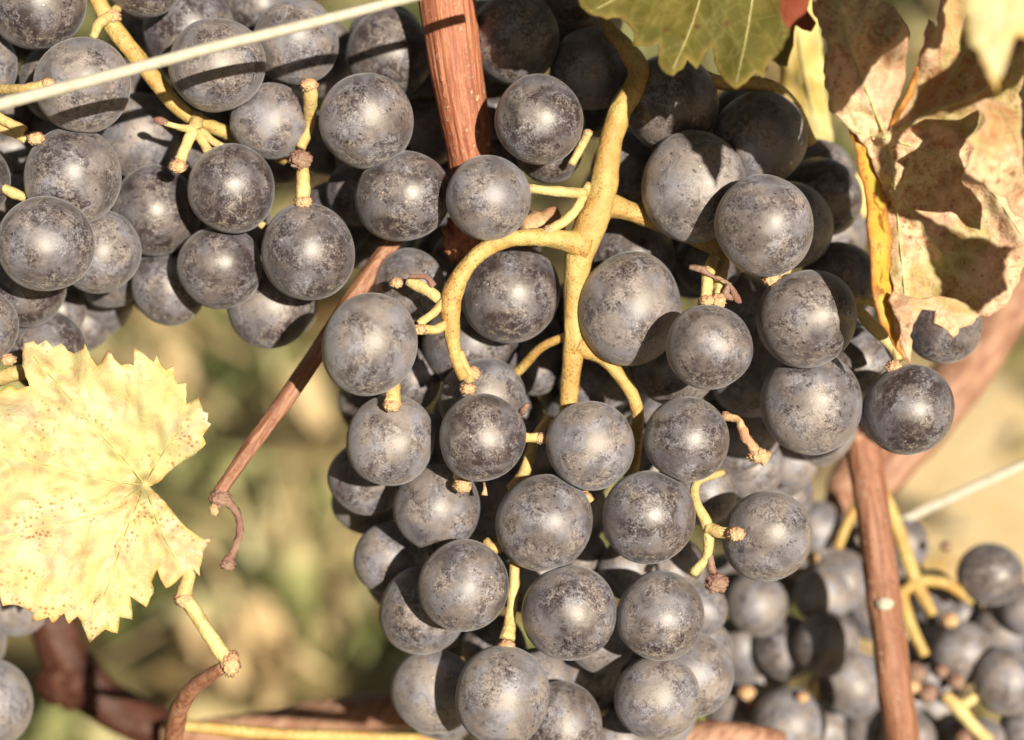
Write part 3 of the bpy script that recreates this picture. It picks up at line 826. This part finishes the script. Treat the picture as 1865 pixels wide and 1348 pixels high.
def make_leaf(label, outline, zf, veins, mat, spacing=7, amp=1.5, group=None, wav=10, ridge=5, burn=None, extra=None, name='vine_leaf', seed=1, cat='leaf', parent=None, ctrl_origin=None, thick=.0003, vw=3.2):
    O = jag(outline, amp, 9, seed)
    O2 = [Vector(p) for p in O]
    Oa = np.array(O)
    x0, y0 = Oa.min(0); x1, y1 = Oa.max(0)
    R = random.Random(seed + 5)
    G = []
    y = y0
    row = 0
    while y < y1:
        x = x0 + (row % 2) * spacing / 2
        while x < x1:
            G.append((x + R.uniform(-.15, .15) * spacing, y + R.uniform(-.15, .15) * spacing)); x += spacing
        y += spacing * .87; row += 1
    G = np.array(G)
    # keep grid points inside and not hugging the border
    ins = np.zeros(len(G), bool)
    n = len(Oa)
    for i in range(n):
        a = Oa[i]; b = Oa[(i + 1) % n]
        c = ((a[1] > G[:, 1]) != (b[1] > G[:, 1]))
        with np.errstate(divide='ignore', invalid='ignore'):
            xi = (b[0] - a[0]) * (G[:, 1] - a[1]) / (b[1] - a[1]) + a[0]
        ins ^= c & (G[:, 0] < xi)
    de = dist_poly(G, list(map(tuple, Oa)) + [tuple(Oa[0])])
    G = G[ins & (de > spacing * .45)]
    pts = O2 + [Vector(p) for p in G]
    edges = [(i, (i + 1) % n) for i in range(n)]
    vs, es, fs, _, _, _ = delaunay_2d_cdt(pts, edges, [list(range(n))], 1, 1e-4)
    P = np.array([v[:] for v in vs])
    z = zf(P)
    vein = np.zeros(len(P)); gr = np.zeros(len(P))
    allv = []
    for v in veins:
        w = v[0]; pl = [tuple(q) for q in catmull([np.array(p, float) for p in v[1]], 5)]
        allv.append((w, pl))
        # side veins
        if w > .7:
            L = len(pl)
            for k in range(3, L - 2, 3):
                p = np.array(pl[k]); t = np.array(pl[k + 1]) - np.array(pl[k - 1]); t /= np.linalg.norm(t) + 1e-9
                rem = sum(np.linalg.norm(np.array(pl[q + 1]) - np.array(pl[q])) for q in range(k, L - 1)) * .55 + 20
                for sgn in (-1, 1):
                    a = sgn * math.radians(R.uniform(38, 55))
                    d = np.array([t[0] * math.cos(a) - t[1] * math.sin(a), t[0] * math.sin(a) + t[1] * math.cos(a)])
                    q1 = p + d * rem * .5 + t * 3; q2 = p + d * rem + t * rem * .22
                    allv.append((.55, [tuple(p), tuple(q1), tuple(q2)]))
    for w, pl in allv:
        d = dist_poly(P, pl)
        vein = np.maximum(vein, min(1, w) * np.exp(-(d / (vw * (.6 + .5 * w))) ** 2))
        gr += -ridge * w * np.exp(-(d / (9 * w + 5)) ** 2)
    nz = np.array([noise.noise(Vector((p[0] * .012 + seed, p[1] * .012, 0))) + .45 * noise.noise(Vector((p[0] * .035, p[1] * .035, seed))) for p in P])
    z = z + nz * wav + gr
    org = W(*(ctrl_origin or (P[:, 0].mean(), P[:, 1].mean())), float(z.mean()))
    base = parent.location if parent else Vector((0, 0, 0))
    V = [W(p[0], p[1], zz) - org for p, zz in zip(P, z)]
    me = mesh_np(name, V, [tuple(f) for f in fs])
    for nm, arr in (('vein', vein), ('edge', np.exp(-(dist_poly(P, list(map(tuple, Oa)) + [tuple(Oa[0])]) / 7.) ** 2)),
                    ('burn', np.zeros(len(P)) if burn is None else burn(P))):
        at = me.attributes.new(nm, 'FLOAT', 'POINT'); at.data.foreach_set('value', arr.astype(np.float32))
    o = link('blade' if parent else name, me, mat, parent, org)
    md = o.modifiers.new('thickness', 'SOLIDIFY'); md.thickness = thick; md.offset = 0
    for w, pts in veins:
        if w < .8 or not parent: continue
        pl = catmull([np.array(p, float) for p in pts], 4)
        pl = [p for p in pl if ((P - p) ** 2).sum(1).min() < (spacing * 1.5) ** 2]
        if len(pl) < 4: continue
        q = []
        for k, p in enumerate(pl):
            m = np.argsort(((P - p) ** 2).sum(1))[:4]
            q.append((p[0], p[1], float(z[m].min()) - 1.5, w * (2.2 - 1.7 * k / len(pl))))
        tube('vein', q, M_RIB, parent, sides=7, sub=2, rough=.1)
    if not parent: tag(o, label, cat, group)
    return o, zf

def leaf_root(x, y, z, label):
    return empty('vine_leaf', W(x, y, z), label, 'leaf')

# --- pale spiky leaf at left
def Z1(x, y): return (x / 1.8016, 600 + y / 1.8016)
o1 = [(-60,230),(0,205),(32,183),(55,200),(76,190),(97,186),(74,120),(78,45),(110,38),(125,52),(150,35),(175,60),(200,46),(222,70),(245,80),(258,72),(281,42),(300,95),(322,122),
      (332,108),(355,68),(375,98),(397,118),(425,112),(440,118),(440,62),(475,82),(505,108),(515,84),(545,135),(568,120),(580,180),(611,175),(613,247),(655,222),(665,270),(683,275),
      (680,303),(693,310),(665,350),(676,375),(640,410),(590,440),(550,470),(500,512),(484,516),(500,530),(560,590),(625,660),(670,690),(699,683),(665,730),(660,765),(655,810),
      (635,788),(610,797),(585,820),(545,850),(515,785),(495,830),(503,865),(480,912),(425,873),(433,952),(390,943),(385,997),(345,983),(295,1028),(255,940),(225,967),(210,930),
      (172,967),(160,943),(107,957),(110,930),(60,905),(10,908),(0,870),(-60,900),(-170,860),(-230,700),(-220,520),(-260,380),(-150,300)]
L1 = leaf_root(265, 885, -60, 'pale yellow-green spiky leaf with rusty blotches at lower left')
j1 = (478, 512)
v1 = [(1.1, [j1,(400,415),(300,310),(200,190),(110,90)]),(1.1, [j1,(340,490),(170,450),(-80,380)]),(.9, [j1,(330,600),(150,650),(-60,700)]),(1.0, [j1,(410,680),(360,830),(300,980)]),
      (.9, [j1,(520,640),(570,740),(600,800)]),(.8,[j1,(540,400),(610,310),(660,270)]),(.6,[(400,415),(420,300),(440,150)])]
v1 = [(w, [Z1(*p) for p in pl]) for w, pl in v1]
zf1 = idw([(*Z1(478,512), -40), (*Z1(110,60), -70), (*Z1(440,100), -100), (*Z1(660,300), -70), (*Z1(0,400), -150), (*Z1(300,400), -85), (*Z1(-150,500), -170),
           (*Z1(300,1000), -60), (*Z1(600,780), 10), (*Z1(560,600), 0), (*Z1(690,690), 20), (*Z1(100,900), -110), (*Z1(400,800), -30), (*Z1(200,700), -100)])
make_leaf('', [Z1(*p) for p in o1], zf1, v1, M_PALE, spacing=6, amp=1.2, parent=L1, wav=18, ridge=9, seed=3, vw=2.8)
tube('leaf_stalk', [(262,884,-28,7),(300,930,10,9),(335,990,25,11),(345,1040,20,11),(336,1085,10,14),(352,1110,8,13),(380,1155,5,13),(405,1190,5,14),(418,1208,5,17)], M_TWIG, L1, sides=16, rough=.14, freq=.05)
lump('stalk_end', 420, 1208, 5, 21, M_KNOB, L1, .8, 1.1, .4)
lump('node', 335, 1092, 8, 17, M_KNOB, L1, 1.0, .8, .55)
c = empty('vine_shoot', W(350, 1260, 60), 'curved tan shoot bending down to the bottom edge below the pale leaf stalk', 'vine shoot')
tube('bark', [(408,1215,12,12),(380,1232,40,13),(345,1262,90,15),(322,1310,150,17),(312,1380,220,18)], M_CANE2, c, sides=16, rough=.1, freq=.03)

# --- olive leaf at top
o2 = [(1020,-70),(1058,14),(1075,27),(1105,36),(1128,33),(1148,48),(1155,60),(1152,84),(1180,86),(1199,78),(1200,120),(1214,135),(1226,139),(1243,126),(1251,108),(1268,126),(1286,96),
      (1297,84),(1300,112),(1313,138),(1330,156),(1341,163),(1360,150),(1375,133),(1390,143),(1402,109),(1418,119),(1433,122),(1441,95),(1446,70),(1449,46),(1462,54),(1478,58),(1487,42),(1470,18),(1482,-40),
      (1520,-180),(1420,-300),(1290,-330),(1150,-280),(1020,-260),(960,-190),(1000,-140)]
L2 = leaf_root(1335, -150, -150, 'olive green toothed leaf with brown specks at top, above the grapes')
j2 = (1335, -170)
v2 = [(1.0, [j2,(1290,-60),(1262,40),(1226,125)]),(1.0, [j2,(1372,-60),(1362,50),(1341,150)]),(.9, [j2,(1230,-90),(1150,-20),(1075,22)]),(.8,[j2,(1450,-80),(1480,0)]),(.7,[(1290,-60),(1215,10),(1165,75)]),
      (.7,[(1372,-60),(1420,20),(1432,110)]),(.6,[(1290,-60),(1300,10),(1297,75)])]
zf2 = idw([(1335,-170,-350),(1060,15,-390),(1226,139,-410),(1341,163,-415),(1433,122,-395),(1250,0,-375),(1380,0,-375),(1160,-100,-360),(1480,0,-390),(1297,80,-380),(1200,90,-400)])
def burn2(P):
    d = np.hypot((P[:, 0] - 1458) / 36, (P[:, 1] - 14) / 46)
    return np.clip((1.12 - d) * 5, 0, 1)
make_leaf('', o2, zf2, v2, M_GREEN, spacing=6, amp=1.2, parent=L2, wav=9, ridge=2, burn=burn2, seed=8, vw=2.0)

# --- dry mottled leaf at right
o3 = [(1484,-70),(1480,20),(1492,45),(1509,83),(1503,100),(1502,150),(1511,177),(1511,202),(1521,214),(1544,232),(1572,262),(1590,300),(1606,345),(1614,400),(1622,440),(1619,490),(1628,520),(1620,560),(1626,600),(1640,632),(1657,664),
      (1660,640),(1656,612),(1662,592),(1667,570),(1680,562),(1704,566),(1698,588),(1714,596),(1736,616),(1747,597),(1772,590),(1788,574),(1800,577),(1812,570),(1832,560),(1850,520),(1866,470),(1872,400),(1860,350),
      (1852,300),(1848,230),(1856,180),(1866,100),(1872,-70),(1716,-70),(1706,50),(1691,33),(1683,80),(1672,118),(1655,165),(1636,205),(1619,240),(1613,240),(1624,205),(1640,165),(1648,130),(1651,100),(1654,85),
      (1656,60),(1650,45),(1630,14),(1608,2),(1600,10),(1592,28),(1588,-70)]
L3 = leaf_root(1615, 250, -260, 'large dry leaf at right, mottled cream, pink and brown')
j3 = (1614, 252)
v3 = [(1.2,[j3,(1580,170),(1540,60),(1520,-60)]),(1.2,[j3,(1690,205),(1780,170),(1870,90)]),(1.0,[j3,(1700,280),(1790,330),(1862,430)]),(1.2,[j3,(1630,350),(1640,450),(1650,560)]),(.8,[j3,(1560,240),(1520,205)]),
      (.7,[j3,(1670,170),(1700,80),(1720,-40)]),(.8,[(1630,350),(1700,440),(1780,550)]),(.6,[j3,(1620,150),(1635,60)])]
zf3 = idw([(1614,252,-290),(1540,60,-400),(1505,150,-380),(1640,60,-420),(1620,150,-340),(1690,60,-360),(1670,150,-310),(1780,100,-340),(1860,100,-380),(1850,260,-370),(1740,260,-290),(1780,420,-270),
           (1865,420,-310),(1640,400,-270),(1640,560,-275),(1657,660,-275),(1720,580,-250),(1736,616,-280),(1820,560,-290),(1700,480,-260),(1544,235,-330),(1610,400,-265)])
make_leaf('', o3, zf3, v3, M_DRY, spacing=6, amp=3.2, parent=L3, wav=15, ridge=8, seed=12, vw=3.6)
so3 = [(1544,231),(1556,262),(1562,300),(1574,340),(1580,390),(1584,440),(1586,490),(1590,540),(1603,590),(1626,628),(1657,665),(1641,632),(1630,600),(1624,560),(1630,520),(1623,490),(1626,440),(1618,400),(1609,345),(1594,300),(1575,262)]
fold, _ = make_leaf('', so3, idw([(1544,231,-330),(1556,262,-310),(1562,300,-300),(1580,400,-300),(1586,490,-300),(1603,590,-290),(1657,665,-275),(1610,345,-275),(1622,400,-268),(1628,500,-268),(1628,600,-274),(1592,300,-285)]),
          [(.6,[(1560,270),(1590,400),(1605,540)])], M_STRIP, spacing=5, amp=.8, parent=L3, wav=4, ridge=2, seed=15)
fold.name = 'folded_edge'
fold['label'] = 'yellow folded edge speckled with rust brown'
# curled flap near the lower tip
flap, _ = make_leaf('', [(1618,548),(1626,530),(1650,540),(1672,545),(1700,540),(1740,545),(1788,572),(1770,588),(1748,596),(1736,614),(1716,596),(1700,588),(1704,566),(1678,564),(1662,592),(1650,630),(1640,600),(1628,570)],
          idw([(1625,535,-300),(1700,545,-305),(1780,572,-290),(1736,614,-320),(1700,580,-325),(1645,610,-310),(1660,560,-330)]), [(.6,[(1630,540),(1700,565),(1775,578)])], M_DRY, spacing=5, amp=1.5, parent=L3, wav=8, ridge=3, seed=21)
flap.name = 'curled_flap'
# rolled right-hand rim, curling towards the front
rim, _ = make_leaf('', [(1795,220),(1772,192),(1795,180),(1835,190),(1856,175),(1858,240),(1862,300),(1870,360),(1868,400),(1850,392),(1832,360),(1790,340),(1750,330),(1762,300),(1774,268),(1758,256)],
          idw([(1856,180,-440),(1868,380,-420),(1775,195,-510),(1760,258,-530),(1752,330,-520),(1810,280,-490)]), [(.6,[(1862,300),(1800,270),(1770,262)])], M_DRY, spacing=5, amp=1.8, parent=L3, wav=9, ridge=3, seed=23)
rim.name = 'curled_rim'
# yellow bent edge beside the gap between the lobes
lip, _ = make_leaf('', [(1616,243),(1622,222),(1640,190),(1658,152),(1668,120),(1673,122),(1670,150),(1652,190),(1632,225)], idw([(1616,243,-310),(1640,190,-345),(1668,120,-360),(1670,150,-330),(1632,225,-310)]),
          [(.3,[(1618,240),(1668,130)])], M_STRIP, spacing=4, amp=.6, parent=L3, wav=2, ridge=0, seed=26)
lip.name = 'bent_lip'

# --- yellow leaf behind, between grapes and dry leaf
o4 = [(1400,-60),(1408,40),(1420,120),(1418,180),(1440,230),(1462,290),(1480,370),(1500,450),(1535,455),(1562,442),(1580,380),(1580,330),(1552,310),(1522,295),(1516,240),(1508,190),(1502,130),(1498,80),(1490,10),(1480,-60)]
L4 = leaf_root(1460, 120, 560, 'bright yellow leaf seen edgewise behind the grapes, left of the dry leaf')
make_leaf('', o4, idw([(1450,50,560),(1420,180,580),(1500,130,520),(1500,400,640),(1570,380,590),(1480,290,600)]), [(.9,[(1440,-40),(1460,100),(1490,250),(1530,440)])], M_YEL, spacing=7, amp=1.5, parent=L4, wav=12, ridge=4, seed=31)

# --- out-of-focus leaf in front at top right; it goes on beyond the frame and shades the leaves and grapes behind it
o5 = [(1930,-520),(1880,-330),(1830,-170),(1790,-120),(1770,-60),(1742,-20),(1754,48),(1764,78),(1782,92),(1796,130),(1813,170),(1826,135),(1838,95),(1852,62),(1905,75),(1940,50),
      (1965,0),(2012,-81),(2043,-69),(2062,-81),(2099,-38),(2093,-72),(2132,-72),(2130,-99),(2117,-149),(2120,-167),(2099,-210),(2100,-330),(2190,-300),(2179,-114),(2179,-72),(2155,-37),(2113,-7),(2107,23),(2090,55),(2053,90),(2035,130),(2050,190),(2062,240),(2084,268),(2145,286),(2170,340),(2193,407),(2200,450),(2266,491),(2330,440),(2350,345),
      (2290,322),(2240,318),(2150,262),(2085,225),(2076,160),(2080,112),(2115,68),(2200,50),(2287,11),(2300,-40),(2310,-100),(2340,-200),(2330,-420),(2100,-560)]
L5 = leaf_root(1900, -300, -960, 'out-of-focus pale yellow leaf with a long pointed tip in the top right corner')
make_leaf('', o5, idw([(1900,-450,-930),(1813,166,-1000),(2200,100,-980),(2400,0,-960),(2000,-400,-900),(2300,450,-980)]),
          [(1.0,[(1950,-420),(1880,-150),(1813,150)]),(1.0,[(1950,-420),(2100,-150),(2290,380)]),(.8,[(2000,-450),(1900,-200),(1780,0)]),(.8,[(1950,-420),(2200,-250),(2420,-50)])], M_PALE, spacing=14, amp=3, parent=L5, wav=14, ridge=4, seed=40)

# ------------------------------------------------------------------ unseen leaf masses added above the frame and behind the camera to block skylight
def foliage(name, n, box, size, mat, seed, label):
    R = random.Random(seed)
    V, F = [], []
    for _ in range(n):
        c = Vector([R.uniform(*b) for b in box])
        r = R.uniform(*size)
        nrm = Vector((R.gauss(0, .7), R.gauss(-.3, .6), R.gauss(.5, .6))).normalized()
        u = nrm.orthogonal().normalized(); u = Matrix.Rotation(R.uniform(0, 6.28), 3, nrm) @ u
        w = nrm.cross(u)
        i = len(V); V.append(c + nrm * r * .12)
        for k in range(14):
            a = 2 * math.pi * (k + .5) / 14
            rr = r * (.72 + .28 * abs(math.cos(2.5 * a))) * (1 if k % 2 else .86)
            V.append(c + (u * math.cos(a) + w * math.sin(a)) * rr + nrm * R.uniform(-.05, .05) * r)
        F += [(i, i + 1 + k, i + 1 + (k + 1) % 14) for k in range(14)]
    o = link(name, mesh_np(name, V, F), mat)
    tag(o, label, 'added foliage', kind='stuff')
foliage('sky_block_canopy', 420, [(-.75, .75), (.30, .75), (1.04, 1.75)], (.035, .065), M_GREEN, 4, 'unseen leafy canopy added above the grapes to block skylight')  # unseen leaves added to cut the skylight from above
foliage('sky_block_row', 2600, [(-5, 5), (-2.5, -2.0), (.35, 1.5)], (.05, .09), M_GREEN, 5, 'unseen leafy row added behind the camera to block low skylight')  # unseen leaves added to cut the low sky behind the camera
